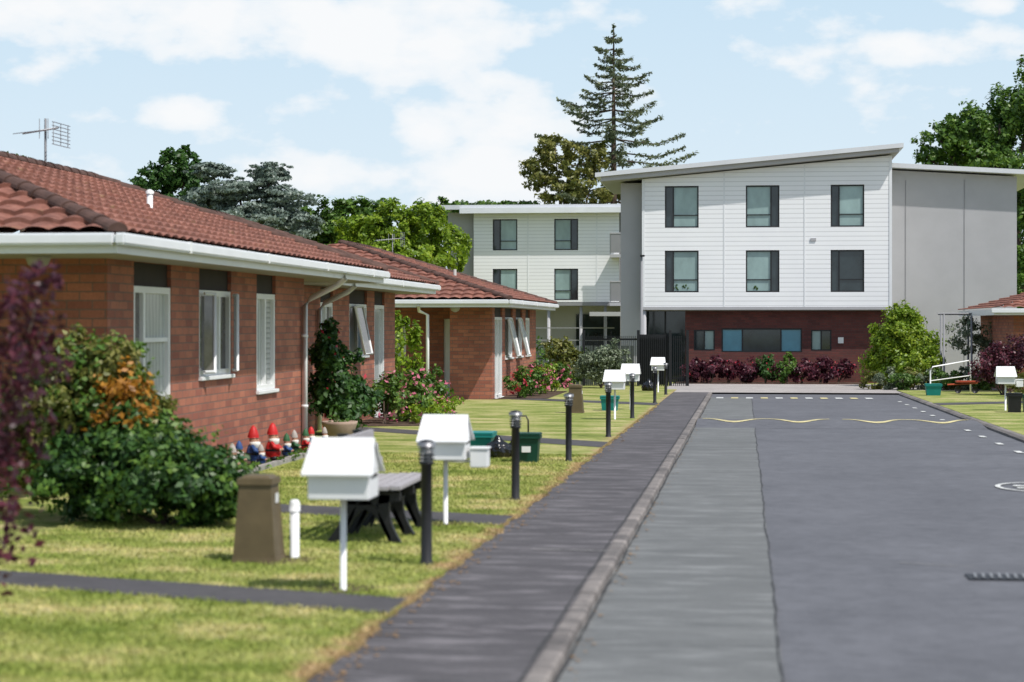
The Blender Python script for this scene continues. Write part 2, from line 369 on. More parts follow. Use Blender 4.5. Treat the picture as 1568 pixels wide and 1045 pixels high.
def kerb(name,x0,x1):
    V=[];F=[];y=-2
    while y<60:
        y2=min(y+random.choice([2.4,3.6,4.2]),60.15); j=random.uniform(-.003,.003)
        pr=[(x0,-.16),(x0,-.01+j),(x0+.015,-.006+j),(x1-.025,-.008+j),(x1-.004,-.02+j),(x1,-.06+j),(x1,-.16)] if x0<0 else [(x0,-.16),(x0,-.035+j),(x0+.05,-.004+j),(x1-.02,0+j),(x1,-.004+j),(x1,-.16)]
        b=len(V); k=len(pr); yy0=y+.003; nseg=8
        for q in range(nseg+1):
            yy=yy0+(y2-.003-yy0)*q/nseg; jx=random.uniform(-.006,.006); jz=random.uniform(-.003,.003)
            for px,pz in pr: V.append((px+(jx if px>x1-.03 else 0),yy,g(yy)+pz+(jz if pz>-.1 else 0)))
        for q in range(nseg):
            for i in range(k-1): F.append((b+q*k+i,b+q*k+i+1,b+(q+1)*k+i+1,b+(q+1)*k+i))
        F.append(tuple(b+i for i in range(k))); F.append(tuple(b+nseg*k+i for i in range(k))); y=y2
    mk(name,V,F,kerb_m)
kerb('kerb',-1.09,-.975); kerb('kerb',4.62,4.775)
def wob(x0,y0,x1,y1,a,n=40):
    pts=[];o=0
    for i in range(n+1):
        t=i/n;o=o*.7+random.uniform(-a,a); dx,dy=x1-x0,y1-y0;l=math.hypot(dx,dy); pts.append((x0+dx*t-dy/l*o,y0+dy*t+dx/l*o))
    return pts
ribbon('road_seam',wob(.2,8,.2,56,.007,260),.011,-.06,crack)
ribbon('road_seam',wob(-.955,8,-.955,56,.006,200),.02,-.06,crack)
ribbon('path_seam',wob(-1.11,8,-1.11,56,.005,200),.018,-.008,crack)
ribbon('road_patch_line',wob(1.2,15.5,1.75,15.3,.02,20),.02,-.06,crackl)
ribbon('path_joint',wob(-1.7,15.6,-.99,15.5,.01,16),.035,-.002,crackl)
for y in (22.2,29,36.5): ribbon('path_joint',wob(-2.1,y,-1.1,y-.05,.01,16),.015,-.006,crack)
def cpath(a,b,w0,w1): sheet('side_path',[(a[0],a[1]-w0/2),(a[0],a[1]+w0/2),(b[0],b[1]+w1/2),(b[0],b[1]-w1/2)],.005,path2_m)
cpath((-2.16,12.15),(-9,14.6),.75,.6); cpath((-2.16,17.9),(-6.3,19.6),.95,.8)
cpath((-2.16,30.6),(-7.2,35.5),1.5,1.1); cpath((-2.16,49),(-6.6,53.2),1.6,1.4); cpath((4.78,50),(10,54),1.5,1.4)
sheet('garden_bed',[(-6.9,20.2),(-6.05,20.2),(-6.25,30.6),(-6.9,30.6)],.01,soil)
e=empty('bed_edging',(-6.05,20,0))
for i in range(17):
    y=20.3+i*.62; x=-6.03-.018*i/1.0*.6
    box('edging_block',e,x-.04,x+.04,y,y+.59,g(y)-.05,g(y)+.06+random.uniform(-.01,.012),concrete,.01)
sheet('garden_bed',[(-7.6,36),(-6.1,36.5),(-6.3,43),(-7.6,43)],.01,soil)
sheet('garden_bed',[(-6.7,52),(-5.3,53),(-5.4,60),(-6.7,60)],.01,soil)
for x,y,r in ((-2.7,12.95,.24),(-2.72,17.55,.18),(-3.5,14.55,.26)):
    sheet('bare_soil_patch',[(x+r*(1+.3*math.sin(k*2.3))*math.cos(k*math.pi/8),y+r*(1+.3*math.sin(k*1.7))*math.sin(k*math.pi/8)) for k in range(16)],.004,soil)
def blades(name,x0,x1,y0,y1,n,h):
    x=rng.uniform(x0,x1,n); y=y0+(y1-y0)*rng.uniform(0,1,n)**1.3
    def on(a,b,w):
        t=(x-a[0])/(b[0]-a[0]); yc=a[1]+(b[1]-a[1])*t; return (np.abs(y-yc)<w/2)&(t<=1)
    k=~(on((-2.16,12.15),(-9,14.6),.62)|on((-2.16,17.9),(-6.3,19.6),.8)); x=x[k];y=y[k];n=len(x)
    z=-.006*y; a=rng.uniform(0,math.pi,n); hh=h*rng.uniform(.5,1.3,n); w=.004+.003*rng.uniform(0,1,n)
    dx,dy=np.cos(a)*w,np.sin(a)*w; lx=rng.normal(size=n)*.014; ly=rng.normal(size=n)*.014
    V=np.stack([np.c_[x-dx,y-dy,z],np.c_[x+dx,y+dy,z],np.c_[x+lx,y+ly,z+hh]],axis=1).reshape(-1,3)
    mk_np(name,V,3,blade_m)
blades('lawn_grass_blades',-6.0,-2.15,9,28,140000,.024)
n=16000; y=9+rng.uniform(0,1,n)**1.3*40; x=-2.155+np.abs(rng.normal(size=n))*.014*(1+.8*np.sin(y*3.1)+.5*np.sin(y*9.7)); z=-.006*y-.01
a=rng.uniform(0,3.14,n); V=np.stack([np.c_[x-.006*np.cos(a),y-.006*np.sin(a),z],np.c_[x+.006*np.cos(a),y+.006*np.sin(a),z],np.c_[x+rng.normal(size=n)*.012,y,z+rng.uniform(.01,.03,n)]],axis=1).reshape(-1,3)
mk_np('lawn_edge_grass',V,3,blade_m)
# scattered dead leaves on footpath and strip
n=420; y=9+rng.uniform(0,1,n)**1.5*35; sel=rng.uniform(0,1,n)<.7; x=np.where(sel,rng.uniform(-2.12,-1.95,n),rng.uniform(-.95,-.85,n)); z=-.006*y+np.where(sel,-.006,-.055)
a=rng.uniform(0,6.28,n); s=rng.uniform(.008,.022,n); V=np.stack([np.c_[x+s*np.cos(a+q*1.57),y+s*1.4*np.sin(a+q*1.57),z+(.004 if q%2 else 0)] for q in range(4)],axis=1).reshape(-1,3)
mk_np('dead_leaves',V,4,M('dead_leaf',(.25,.15,.07),.9,.4,9))

# markings + speed hump
def hz(y):
    k=(y-38)/.34; return -.068+.075*math.sin(math.pi*k/12)**1.2 if 0<k<12 else -.068
V=[];F=[]
for k in range(13):
    yy=38.0+k*.34; V+=[(-.95,yy,g(yy)+hz(yy)),(4.6,yy,g(yy)+hz(yy))]
for k in range(12): F.append((2*k,2*k+1,2*k+3,2*k+2))
mk('speed_hump',V,F,road_m,None,True)
for (x0,x1) in ((-.85,1.72),(1.98,4.5)):
    V=[];F=[];N=48
    for t in range(N+1):
        x=x0+(x1-x0)*t/N; yc=39.9+.6*math.cos(t/N*math.pi*4)
        for dy in (-.17,0,.17):
            yy=yc+dy; V.append((x,yy,g(yy)+hz(yy)+.008))
    for t in range(N):
        for q in (0,1): F.append((t*3+q,t*3+q+1,t*3+3+q+1,t*3+3+q))
    mk('speed_hump_marking',V,F,marky)
e=empty('dashed_yellow_line',(0,56.5,g(56.5)))
for i in range(11): sheet('dash',[(-.8+i*.42,55.8),(-.6+i*.42,55.8),(-.6+i*.42,56.8),(-.8+i*.42,56.8)],-.058,marky if i%2 else markw,e)
e=empty('edge_line_dashes',(4.1,30,g(30)))
for i in range(12):
    y=28+i*2.3; sheet('dash',[(4.1,y),(4.2,y),(4.2,y+.5),(4.1,y+.5)],-.058,markw,e)
e=empty('speed_roundel_marking',(3.4,23.4,g(23.4)))
R=[(3.45+.5*math.cos(t*math.pi/16),23.45+.72*math.sin(t*math.pi/16)) for t in range(33)]
ribbon('ring',R,.06,-.058,markw,e)
for k in range(7):
    a=k*.9; x=3.45+.26*math.cos(a); y=23.45+.38*math.sin(a)
    sheet('stencil',[(x-.09,y-.07),(x+.07,y-.1),(x+.1,y+.06),(x-.05,y+.11)],-.057,markw,e)
e=empty('drain_grate',(2,14.6,g(14.6)))
gi=M('grate_iron',(.035,.035,.04),.6); gb=M('grate_bar',(.2,.2,.21),.5)
sheet('frame',[(1.62,14.5),(2.6,14.5),(2.6,14.84),(1.62,14.84)],-.06,gi,e)
for i in range(16): sheet('bar',[(1.66+i*.058,14.54),(1.68+i*.058,14.54),(1.70+i*.058,14.8),(1.68+i*.058,14.8)],-.05,gb,e)

# ---------------- houses ----------------
def house_window(par,face,pl,u0,u1,z0,z1,zs,splits,panes,trans=(),fw=.075):
    window('window',par,face,pl,u0,u1,z0,z1,.05,white,panes,fw,splits,white,trans)
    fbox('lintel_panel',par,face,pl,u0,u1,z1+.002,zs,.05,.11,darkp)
H1=empty('brick_house',(-10,25,g(25)))
zs=2.42
ws=[(21.63,23.09,.5,2.14),(24.32,25.89,1.03,2.14),(27.28,28.42,.75,2.14)]
wall('wall_road',H1,'X',-6.9,20.7,30.3,-.4,zs,[(a,b,c,zs-.001) for a,b,c,d in ws],brick)
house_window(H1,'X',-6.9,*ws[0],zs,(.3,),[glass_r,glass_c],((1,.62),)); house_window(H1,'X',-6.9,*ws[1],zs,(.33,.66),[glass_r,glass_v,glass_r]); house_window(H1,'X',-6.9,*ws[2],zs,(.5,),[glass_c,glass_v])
for u,s in ((24.38,1),(25.83,-1)):
    xo,uo=-6.76,u+s*.16
    for dz0,dz1 in (((1.09),(2.09)),):
        tube('sash_rail',H1,[(-6.85,u,dz0),(xo,uo,dz0)],.024,white,6); tube('sash_rail',H1,[(-6.85,u,dz1),(xo,uo,dz1)],.024,white,6)
    tube('sash_stile',H1,[(xo,uo,1.08),(xo,uo,2.1)],.026,white,6)
    mk('sash_glass',[(-6.85,u,1.1),(xo,uo,1.1),(xo,uo,2.08),(-6.85,u,2.08)],[(0,1,2,3)],glass_r,H1)
wall('wall_end',H1,'Y',20.7,-13.6,-6.9,-.4,zs,[],brick)
wall('wall_step',H1,'Y',30.3,-7.6,-6.9,-.4,zs,[],brick)
box('wall_inner',H1,-13.6,-7.9,21.5,33,-.4,zs,brick_d)
eaves(H1,-13.8,-6.2,18.9,33.4,2.61)
hip(H1,-13.8,-6.2,18.9,33.4,2.6,3.93,-10,22.7,29.5)
lathe('porch_light',H1,[(.02,-.14),(.1,-.1),(.13,-.03),(.13,0)],(-7.35,19.8,2.42),soffit)
def downpipe(par,xe,xw,y,zt,yb):
    tube('downpipe',par,[(xe+.03,y,zt-.1),(xe+.03,y,zt-.2),(xe-.1,y+.05,zt-.3),(xw+.16,y+.12,zt-.5),(xw+.06,y+.14,zt-.62),(xw+.06,y+.14,g(y)+.02)],.046,white,10)
    for z in (.4,1.5): lathe('pipe_clip',par,[(.05,0),(.056,.005),(.056,.035),(.05,.04)],(xw+.06,y+.14,z),white)
downpipe(H1,-6.2,-6.9,29.95,2.61,0)
tube('roof_vent_pipe',H1,[(-8.1,26.1,3.1),(-8.1,26.1,3.5)],.04,white); lathe('vent_cap',H1,[(.05,0),(.06,.03),(.02,.06)],(-8.1,26.1,3.49),white); box('vent_flashing',H1,-8.25,-7.9,25.95,26.25,3.1,3.19,soffit)
def antenna(x,y,z,h,s):
    a=empty('tv_antenna',(x,y,z)); tube('mast',a,[(x,y,z-.1),(x,y,z+h)],.018,aer,6); tube('boom',a,[(x-.5*s,y+.1,z+h*.72),(x+.3*s,y-.1,z+h*.8)],.014,aer,6)
    for k in range(9):
        t=k/8; px=x-.5*s+.55*s*t; pz=z+h*(.72+.06*t); tube('element',a,[(px,y-.28,pz-.04),(px,y+.28,pz+.04)],.006,aer,5)
    for k in range(7):
        pz=z+h*.45+k*.07*s; tube('reflector',a,[(x+.3*s,y-.35,pz),(x+.32*s,y+.35,pz)],.006,aer,5); 
    for q in (-.3,0,.3): tube('reflector_stay',a,[(x+.3*s,y+q,z+h*.45),(x+.3*s,y+q,z+h*.45+.42*s)],.006,aer,5)
    for q in (-.12,.05): tube('dipole',a,[(x+q*s,y,z+h*.6),(x+q*s,y,z+h*1.0)],.006,aer,5)
antenna(-9.95,27.1,3.93,.72,.75); antenna(-11.4,63,3.9,.75,1.1)

H2=empty('brick_house',(-10.5,37,g(37)))
ws=[(34.7,35.8,.9,2.1),(37.3,39.1,1.08,2.1),(39.9,41.05,-.2,2.1)]
wall('wall_road',H2,'X',-7.6,30.31,42.3,-.45,2.38,[(a,b,c,2.379) for a,b,c,d in ws],brick)
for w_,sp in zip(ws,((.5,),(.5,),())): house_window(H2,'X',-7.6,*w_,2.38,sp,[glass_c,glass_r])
for u in (37.9,):
    mk('awning_sash',[(-7.52,u-.4,2.05),(-7.52,u+.35,2.05),(-7.33,u+.35,1.12),(-7.33,u-.4,1.12)],[(0,1,2,3)],glass_r,H2)
    tube('awning_sash_frame',H2,[(-7.52,u-.4,2.05),(-7.33,u-.4,1.12),(-7.33,u+.35,1.12),(-7.52,u+.35,2.05),(-7.52,u-.4,2.05)],.028,white,6)
wall('wall_far',H2,'Y',42.3,-14,-7.6,-.45,2.38,[],brick)
eaves(H2,-14.5,-6.9,32.9,43.6,2.58)
hip(H2,-14.5,-6.9,32.9,43.6,2.57,3.9,-10.7,36,39.8)
downpipe(H2,-6.9,-7.6,33.9+.3,2.58,0)

H3=empty('brick_house',(-11,58,g(58)))
ws=[(52.5,54.2,-.3,1.9),(54.8,56.6,.75,1.9),(57.4,59.1,.75,1.9),(60,61.2,.75,1.9)]
wall('wall_road',H3,'X',-6.7,52,63,-.6,2.16,[(a,b,c,2.159) for a,b,c,d in ws],brick)
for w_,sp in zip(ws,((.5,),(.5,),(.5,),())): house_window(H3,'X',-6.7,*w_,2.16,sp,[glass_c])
for u in (55.7,58.2):
    mk('awning_sash',[(-6.62,u-.8,1.85),(-6.62,u+.1,1.85),(-6.38,u+.1,.8),(-6.38,u-.8,.8)],[(0,1,2,3)],glass_c,H3)
    tube('awning_sash_frame',H3,[(-6.62,u-.8,1.85),(-6.38,u-.8,.8),(-6.38,u+.1,.8),(-6.62,u+.1,1.85),(-6.62,u-.8,1.85)],.03,white,6)
wall('wall_end',H3,'Y',52,-7.85,-6.7,-.6,2.16,[],brick)
wall('wall_porch_side',H3,'X',-7.85,52,53.5,-.6,2.16,[],brick)
wall('wall_porch',H3,'Y',53.5,-16.5,-7.85,-.6,2.16,[(-8.25,-7.95,-.5,1.85),(-9.9,-9.3,.6,1.85)],brick)
fbox('entry_door',H3,'Y',53.5,-8.25,-7.95,-.5,1.85,.05,.09,white); window('window',H3,'Y',53.5,-9.9,-9.3,.6,1.85,.07,white,[glass_c],.06)
eaves(H3,-17,-6.1,50.8,63.4,2.35)
hip(H3,-17,-6.1,50.8,63.4,2.34,4.03,-11.55,55.6,60)
tube('downpipe',H3,[(-8.5,50.75,2.2),(-8.5,50.9,2.05),(-8.3,51.05,1.95),(-8.3,51.05,g(51))],.045,white)
lathe('porch_light',H3,[(.02,-.14),(.1,-.1),(.13,-.03),(.13,0)],(-7.6,51.3,2.16),soffit)
tube('roof_vent_pipe',H3,[(-8.6,58,2.95),(-8.6,58,3.35)],.045,soffit)
H4=empty('brick_house',(12,66,g(66)))
wall('wall_road',H4,'Y',61.5,8.2,18,-.7,2,[(9.4,10.8,.5,1.7)],brick); window('window',H4,'Y',61.5,9.4,10.8,.5,1.7,.07,white,[glass_d],.06,(.5,))
box('wall_side',H4,8.2,8.3,61.52,70,-.7,2,brick)
box('fascia',H4,7.5,18.5,60.6,60.63,1.98,2.16,whiteg); box('gutter',H4,7.4,18.5,60.48,60.598,2.04,2.18,whiteg,.02); box('fascia_side',H4,7.5,7.53,60.64,70.5,1.98,2.16,whiteg); box('soffit',H4,7.55,18.4,60.65,70,2.0,2.02,soffit)
slope('roof_front',H4,(7.5,60.6,2.16),(18.5,60.6,2.16),(13,66,3.7),(13,66,3.7),roof); slope('roof_side',H4,(7.5,70.6,2.16),(7.5,60.6,2.16),(13,66,3.7),(13,66,3.7),roof)

# ---------------- apartment building (main) ----------------
A=empty('apartment_building',(1,76,g(76)))
Yf=73.0; cols=[(-2.94,-1.69,0),(.05,1.28,1),(3.15,4.37,0)]; rws=[(5.29,6.84),(2.89,4.44)]
holes=[(a,b,z0,z1) for a,b,_ in cols for z0,z1 in rws]
def zroof(x): return 7.1+(x+3.79)*.0875
wall('facade',A,'Y',Yf,-3.79,5.35,2.35,7.06,holes,boards,.1)
mk('facade_top',[(-3.79,Yf,7.06),(5.35,Yf,7.06),(5.35,Yf,zroof(5.35)),(-3.79,Yf,zroof(-3.79))],[(0,1,2,3)],boards,A)
mk('facade_side',[(5.35,Yf,2.35),(5.35,79,2.35),(5.35,79,zroof(5.35)),(5.35,Yf,zroof(5.35))],[(0,1,2,3)],boards,A)
for x in (-.75,2.2): box('panel_joint',A,x-.025,x+.025,Yf-.012,Yf+.001,2.35,zroof(x)-.05,whiteg)
for x in (-3.79,5.27): box('corner_board',A,x,x+.1,Yf-.02,Yf+.003,2.3,zroof(x)-.03,whiteg)
box('base_trim',A,-3.79,5.35,Yf-.03,Yf+.2,2.24,2.349,greyw)
for a,b,side in cols:
    for k,(z0,z1) in enumerate(rws):
        narrow=.25
        if side: window('window',A,'Y',Yf,a,b,z0,z1,.08,framed,[glass_t,glass_d],.05,(1-narrow,),None,((0,.3),))
        else: window('window',A,'Y',Yf,a,b,z0,z1,.08,framed,[glass_d,glass_d if (k==1 and a>3) else glass_t],.05,(narrow,),None,((1,.3),))
for x,z in ((-2.5,2.98),(-2.2,2.98),(.45,2.98)):
    foliage('window_plant',[(x,Yf+.085,z+.1,.12,.005,.12)],60,.07,L_mid,A,5)
box('facade_vent',A,2.42,2.62,Yf-.04,Yf-.001,4.78,4.88,greyw)
box('grey_wing_left',A,-4.62,-3.81,Yf+.6,80,-.6,7.0,greyw); box('core',A,-3.7,5.25,79,79.2,-.6,7.2,greyd)
box('floor_slab',A,-3.79,5.34,Yf+.2,79,2.2,2.34,greyd)
def rs(x): return 7.32+(x+5.5)*.0875
V=[(x,y,rs(x)+dz) for x in (-5.5,5.75) for y in (Yf-.55,80.5) for dz in (-.16,.0)]
mk('roof_slab',V,[(0,4,5,1),(2,3,7,6),(1,5,7,3),(0,2,6,4),(0,1,3,2),(4,6,7,5)],roofm,A)
V=[(x,y,rs(x)-.165-dz) for x in (-5.3,5.6) for y in (Yf-.42,80) for dz in (.17 if x<0 else .14,.0)]
mk('roof_soffit',V,[(0,4,5,1),(2,3,7,6),(1,5,7,3),(0,2,6,4),(0,1,3,2),(4,6,7,5)],greyw,A)
holes=[(-1.88,-1.1,.72,1.5),(-.85,2.12,.66,1.55),(2.45,3.2,.72,1.5)]
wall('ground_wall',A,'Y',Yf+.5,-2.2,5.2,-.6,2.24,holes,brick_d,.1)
window('window',A,'Y',Yf+.5,*holes[0],.06,framed,[glass_d,glass_t],.05,(.5,)); window('window',A,'Y',Yf+.5,*holes[1],.06,framed,[glass_b,glass_d,glass_b],.05,(.26,.74)); window('window',A,'Y',Yf+.5,*holes[2],.06,framed,[glass_t,glass_d],.05,(.5,))
box('entry_glass',A,-3.7,-2.2,Yf+1.2,Yf+1.26,-.5,2.2,glass_d); box('entry_frame',A,-3.0,-2.94,Yf+1.14,Yf+1.19,-.5,2.2,framed)
tube('entry_post',A,[(-3.7,Yf+.1,g(73)),(-3.7,Yf+.1,2.24)],.07,greyw); box('wall_sign',A,3.44,3.64,Yf+.46,Yf+.498,1.0,1.22,white)
box('grey_wing_right',A,5.37,10.25,76,84,-.6,7.25,greyw)
mk('grey_wing_top',[(5.37,76,7.249),(10.25,76,7.249),(10.25,76,7.3),(5.37,76,7.6)],[(0,1,2,3)],greyw,A)
for x in (6.1,8.3): box('wing_joint',A,x-.01,x+.01,75.985,76.001,0,7.2,greyd)
V=[(x,y,z+dz) for x,z in ((5.5,7.66),(11.4,7.3)) for y in (75.5,85) for dz in (0,.17)]
mk('wing_roof',V,[(0,4,5,1),(2,3,7,6),(1,5,7,3),(0,2,6,4),(0,1,3,2),(4,6,7,5)],roofm,A)
# ---------------- second apartment building ----------------
B=empty('apartment_building',(-10,100,g(100)))
Y2=96; h2=[(-12.35,-11.13,5.35,6.89),(-9.3,-8.12,5.35,6.89),(-12.35,-11.13,2.89,4.44),(-9.3,-8.12,2.89,4.44)]
wall('facade',B,'Y',Y2,-13.3,-6.1,2.8,7.3,h2,boards,.1)
for i,h in enumerate(h2): window('window',B,'Y',Y2,*h,.08,framed,[glass_d,glass_t] if i in (0,2) else [glass_t,glass_d],.055,(.3,) if i in (0,2) else (.7,),None,((1,.3),) if i in (0,2) else ((0,.3),))
for x in (-10.6,-7.2): box('panel_joint',B,x-.03,x+.03,Y2-.012,Y2+.001,2.8,7.3,whiteg)
box('grey_wing',B,-14.65,-13.32,Y2+.4,104,-.6,7.25,greyw); box('grey_return',B,-6.1,-5.5,Y2+.9,104,-.6,7.4,greyw)
box('core',B,-13.2,-6.15,Y2+2.2,104,-.6,2.78,greyw); box('floor_slab',B,-13.3,-6.1,Y2+.01,Y2+2.2,2.62,2.79,greyd); box('back',B,-13.25,-6.12,Y2+.4,104,2.8,7.3,greyd)
V=[(x,y,z) for x in (-14.9,-5.2) for y,zz in ((Y2-.6,7.35),(105,7.9)) for z in (zz,zz+.22)]
mk('roof_slab',V,[(0,4,5,1),(2,3,7,6),(1,5,7,3),(0,2,6,4),(0,1,3,2),(4,6,7,5)],roofm,B)
box('roof_fascia_low',B,-13.9,-5.3,Y2-.75,Y2-.605,7.15,7.42,whiteg)
for z in (2.75,5.1):
    box('balcony_slab',B,-6.5,-5.45,Y2-1,Y2-.01,z-.15,z,greyw); box('balcony_glass',B,-6.45,-5.5,Y2-.98,Y2-.95,z+.08,z+1.0,greyd); box('balcony_rail',B,-6.5,-5.45,Y2-1,Y2-.93,z+1.0,z+1.06,greyw)
    for x in (-6.5,-5.95,-5.5): box('balcony_post',B,x,x+.05,Y2-.945,Y2-.92,z,z+1,greyw)
for x in (-10.4,-9.6,-8,-6.8): tube('column',B,[(x,Y2+.3,-.6),(x,Y2+.3,2.6)],.08,greyw)
for z in (.9,1.5): box('walkway_rail',B,-10.4,-6.3,Y2-.6,Y2-.55,z,z+.05,greyd)
box('canopy',B,-7.4,-5.6,Y2-2,Y2-.1,2.1,2.3,greyw); box('ground_glass',B,-8.4,-6.2,Y2+2.1,Y2+2.19,0,2.2,glass_d)

# ---------------- street furniture ----------------
def letterbox(x,y,extra=False,s=1,h=.93):
    z=g(y); e=empty('letterbox',(x,y,z)); hw=.2*s; hd=.17
    tube('post',e,[(x,y,z-.02),(x,y,z+h-.36)],.021,white)
    zb=z+h-.39; ze=zb+.19; zr=z+h
    box('box_body',e,x-hw,x+hw,y-hd,y+hd,zb,ze,white,.006)
    o=hw+.035; d=hd+.045; t=.012
    V=[(x-o,y-d,ze-.03),(x+o,y-d,ze-.03),(x+o-.03,y,zr),(x-o+.03,y,zr),(x-o,y+d,ze-.03),(x+o,y+d,ze-.03)]
    V+=[(a,b,c+t) for a,b,c in V]
    mk('gable_roof',V,[(0,1,2,3),(3,2,5,4),(6,7,8,9),(9,8,11,10),(0,1,7,6),(4,5,11,10),(1,2,8,7),(2,5,11,8),(0,3,9,6),(3,4,10,9)],white,e)
    mk('gable_end',[(x+hw,y-hd,ze),(x+hw,y+hd,ze),(x+hw-.005,y,zr-.03),(x-hw,y-hd,ze),(x-hw,y+hd,ze),(x-hw+.005,y,zr-.03)],[(0,1,2),(3,4,5)],white,e)
    box('mail_slot',e,x+hw+.001,x+hw+.006,y-.11,y+.11,ze-.05,ze-.03,darkp)
    if extra:
        box('paper_holder',e,x+hw+.03,x+hw+.19,y-.08,y+.1,zb-.07,zb+.09,white,.008)
        box('paper_holder_lid',e,x+hw+.02,x+hw+.2,y-.09,y+.11,zb+.092,zb+.11,white,.004)
        tube('bracket',e,[(x,y,zb-.02),(x+hw+.1,y,zb-.02)],.012,white,6)
letterbox(-2.66,12.86,s=1.03,h=1.01); letterbox(-2.68,17.5,True,h=.98); letterbox(-2.63,40,h=1.0); letterbox(-2.62,45.4,h=1.05); letterbox(-2.6,59.5,h=1.05); letterbox(5.95,46,True,h=1.0)
def bollard(x,y,h=.93):
    z=g(y); e=empty('bollard_light',(x,y,z))
    lathe('post',e,[(.055,-.03),(.05,.02),(.042,.03),(.042,h-.19),(.055,h-.183),(.055,h-.16)],(x,y,z),bollm)
    lathe('lens',e,[(.046,0),(.046,.1)],(x,y,z+h-.16),greyl)
    for k in range(4): lathe('louvre',e,[(.047,.004),(.064,-.004),(.064,.003),(.047,.01)],(x,y,z+h-.145+k*.026),bollm if k<2 else aer)
    lathe('cap',e,[(.07,0),(.07,.025),(.066,.03),(.02,.036)],(x,y,z+h-.05),aer)
    lathe('cap_top',e,[(.055,0),(.05,.012),(.01,.02)],(x,y,z+h-.02),bollm)
for x,y in ((-2.35,14.4),(-2.36,20.2),(-2.37,26.5),(-2.28,33),(-2.31,40.6),(-2.27,50),(-2.27,57)): bollard(x,y)
def cover(x,y,w,h):
    z=g(y); e=empty('utility_pillar',(x,y,z)); a=w/2;b=w*.37
    def fr(z0,z1,a0,a1,nm,bv=.0): 
        V=[(x+sx*aa,y+sy*aa,z+zz) for zz,aa in ((z0,a0),(z1,a1)) for sx,sy in ((-1,-1),(1,-1),(1,1),(-1,1))]
        return mk(nm,V,[(0,1,5,4),(1,2,6,5),(2,3,7,6),(3,0,4,7),(4,5,6,7),(0,1,2,3)],olive,e)
    fr(-.03,.04,a+.012,a,'base'); fr(.041,h-.06,a-.004,b,'tapered_body'); fr(h-.058,h-.01,b+.015,b+.012,'cap'); fr(h-.009,h+.01,b-.01,b-.03,'cap_top')
    box('label',e,x+b+.012,x+b+.02,y-.03,y+.04,z+h-.2,z+h-.13,white)
cover(-3.65,14.5,.33,.64); cover(-3.72,43.3,.36,.62)
e=empty('vent_pipe',(-3.42,14.7,g(14.7))); tube('pipe',e,[(-3.42,14.7,g(14.7)-.02),(-3.42,14.7,.28)],.036,white); lathe('pipe_cap',e,[(.042,0),(.042,.06),(.03,.085),(.01,.09)],(-3.42,14.7,.27),white)
e=empty('park_bench',(-3.1,16.5,g(16.5))); zb=g(16.5)
for y in (15.85,16.5,17.15):
    def arc(x0,z0,x1,z1,bx,bz): return [(x0+(x1-x0)*t+bx*math.sin(t*math.pi),y,zb+z0+(z1-z0)*t+bz*math.sin(t*math.pi)) for t in [i/8 for i in range(9)]]
    for nm,pts in (('leg_front',arc(-2.82,-.02,-2.93,.4,-.05,0)),('leg_back',arc(-3.4,-.02,-3.2,.4,.05,0)),('leg_arch',arc(-3.3,.02,-2.88,.02,0,.3)),('back_post',arc(-3.28,.36,-3.42,.86,.03,0)),('seat_rail',arc(-3.3,.36,-2.8,.39,0,-.02))):
        V=[];F=[]
        w=.045 if nm!='leg_arch' else .05
        for p in pts:
            for dy in (-.03,.03):
                for q in (-1,1):
                    V.append((p[0]+(q*w if nm in('leg_front','leg_back','back_post') else 0),p[1]+dy,p[2]+(q*w*.8 if nm in('leg_arch','seat_rail') else 0)))
        for i in range(8):
            b=i*4; F+=[(b,b+1,b+5,b+4),(b+2,b+3,b+7,b+6),(b,b+2,b+6,b+4),(b+1,b+3,b+7,b+5)]
        F+=[(0,1,3,2),(32,33,35,34)]; mk(nm,V,F,black,e)
for i in range(5): box('seat_slat',e,-3.26+i*.098,-3.175+i*.098,15.72,17.28,zb+.43+.004*i,zb+.465+.004*i,slat,.006)
for i in range(3):
    z=zb+.53+i*.12; x=-3.27-.04*i; box('back_slat',e,x-.02+.035,x+.02+.035,15.72,17.28,z,z+.09,slat,.006)
def crate(name,x,y,w,d,h,mat,lid=None):
    z=g(y); e=empty(name,(x,y,z)); V=[(x+sx*w/2*f,y+sy*d/2*f,z+zz) for zz,f in ((0,.84),(h,1)) for sx,sy in ((-1,-1),(1,-1),(1,1),(-1,1))]
    mk('body',V,[(0,1,5,4),(1,2,6,5),(2,3,7,6),(3,0,4,7),(0,1,2,3)],mat,e)
    box('rim_front',e,x-w/2-.015,x+w/2+.015,y-d/2-.02,y-d/2+.005,z+h-.04,z+h,mat,.006); box('rim_back',e,x-w/2-.015,x+w/2+.015,y+d/2-.005,y+d/2+.02,z+h-.04,z+h,mat,.006)
    box('rim_left',e,x-w/2-.02,x-w/2+.005,y-d/2+.006,y+d/2-.006,z+h-.04,z+h,mat,.006); box('rim_right',e,x+w/2-.005,x+w/2+.02,y-d/2+.006,y+d/2-.006,z+h-.04,z+h,mat,.006)
    if lid: box('lid',e,x-w/2-.02,x+w/2+.02,y-d/2-.02,y+d/2+.02,z+h+.001,z+h+.035,lid,.01)
    return e
e=crate('food_scraps_bin',-2.9,26.3,.31,.3,.36,dgreen,dgreen); z=g(26.3)
tube('handle',e,[(-3.06,26.3,z+.3),(-3.07,26.3,z+.55),(-3.03,26.3,z+.62),(-2.93,26.3,z+.62),(-2.9,26.3,z+.56),(-2.9,26.3,z+.4)],.012,black,6); box('bin_label',e,-2.97,-2.85,26.13,26.137,z+.14,z+.22,white)
crate('recycling_crate',-3.73,27.7,.36,.5,.3,teal,teal); crate('recycling_crate',-3.06,44.8,.4,.4,.3,teal,teal); crate('recycling_crate',5.4,57.5,.45,.4,.3,teal,teal)
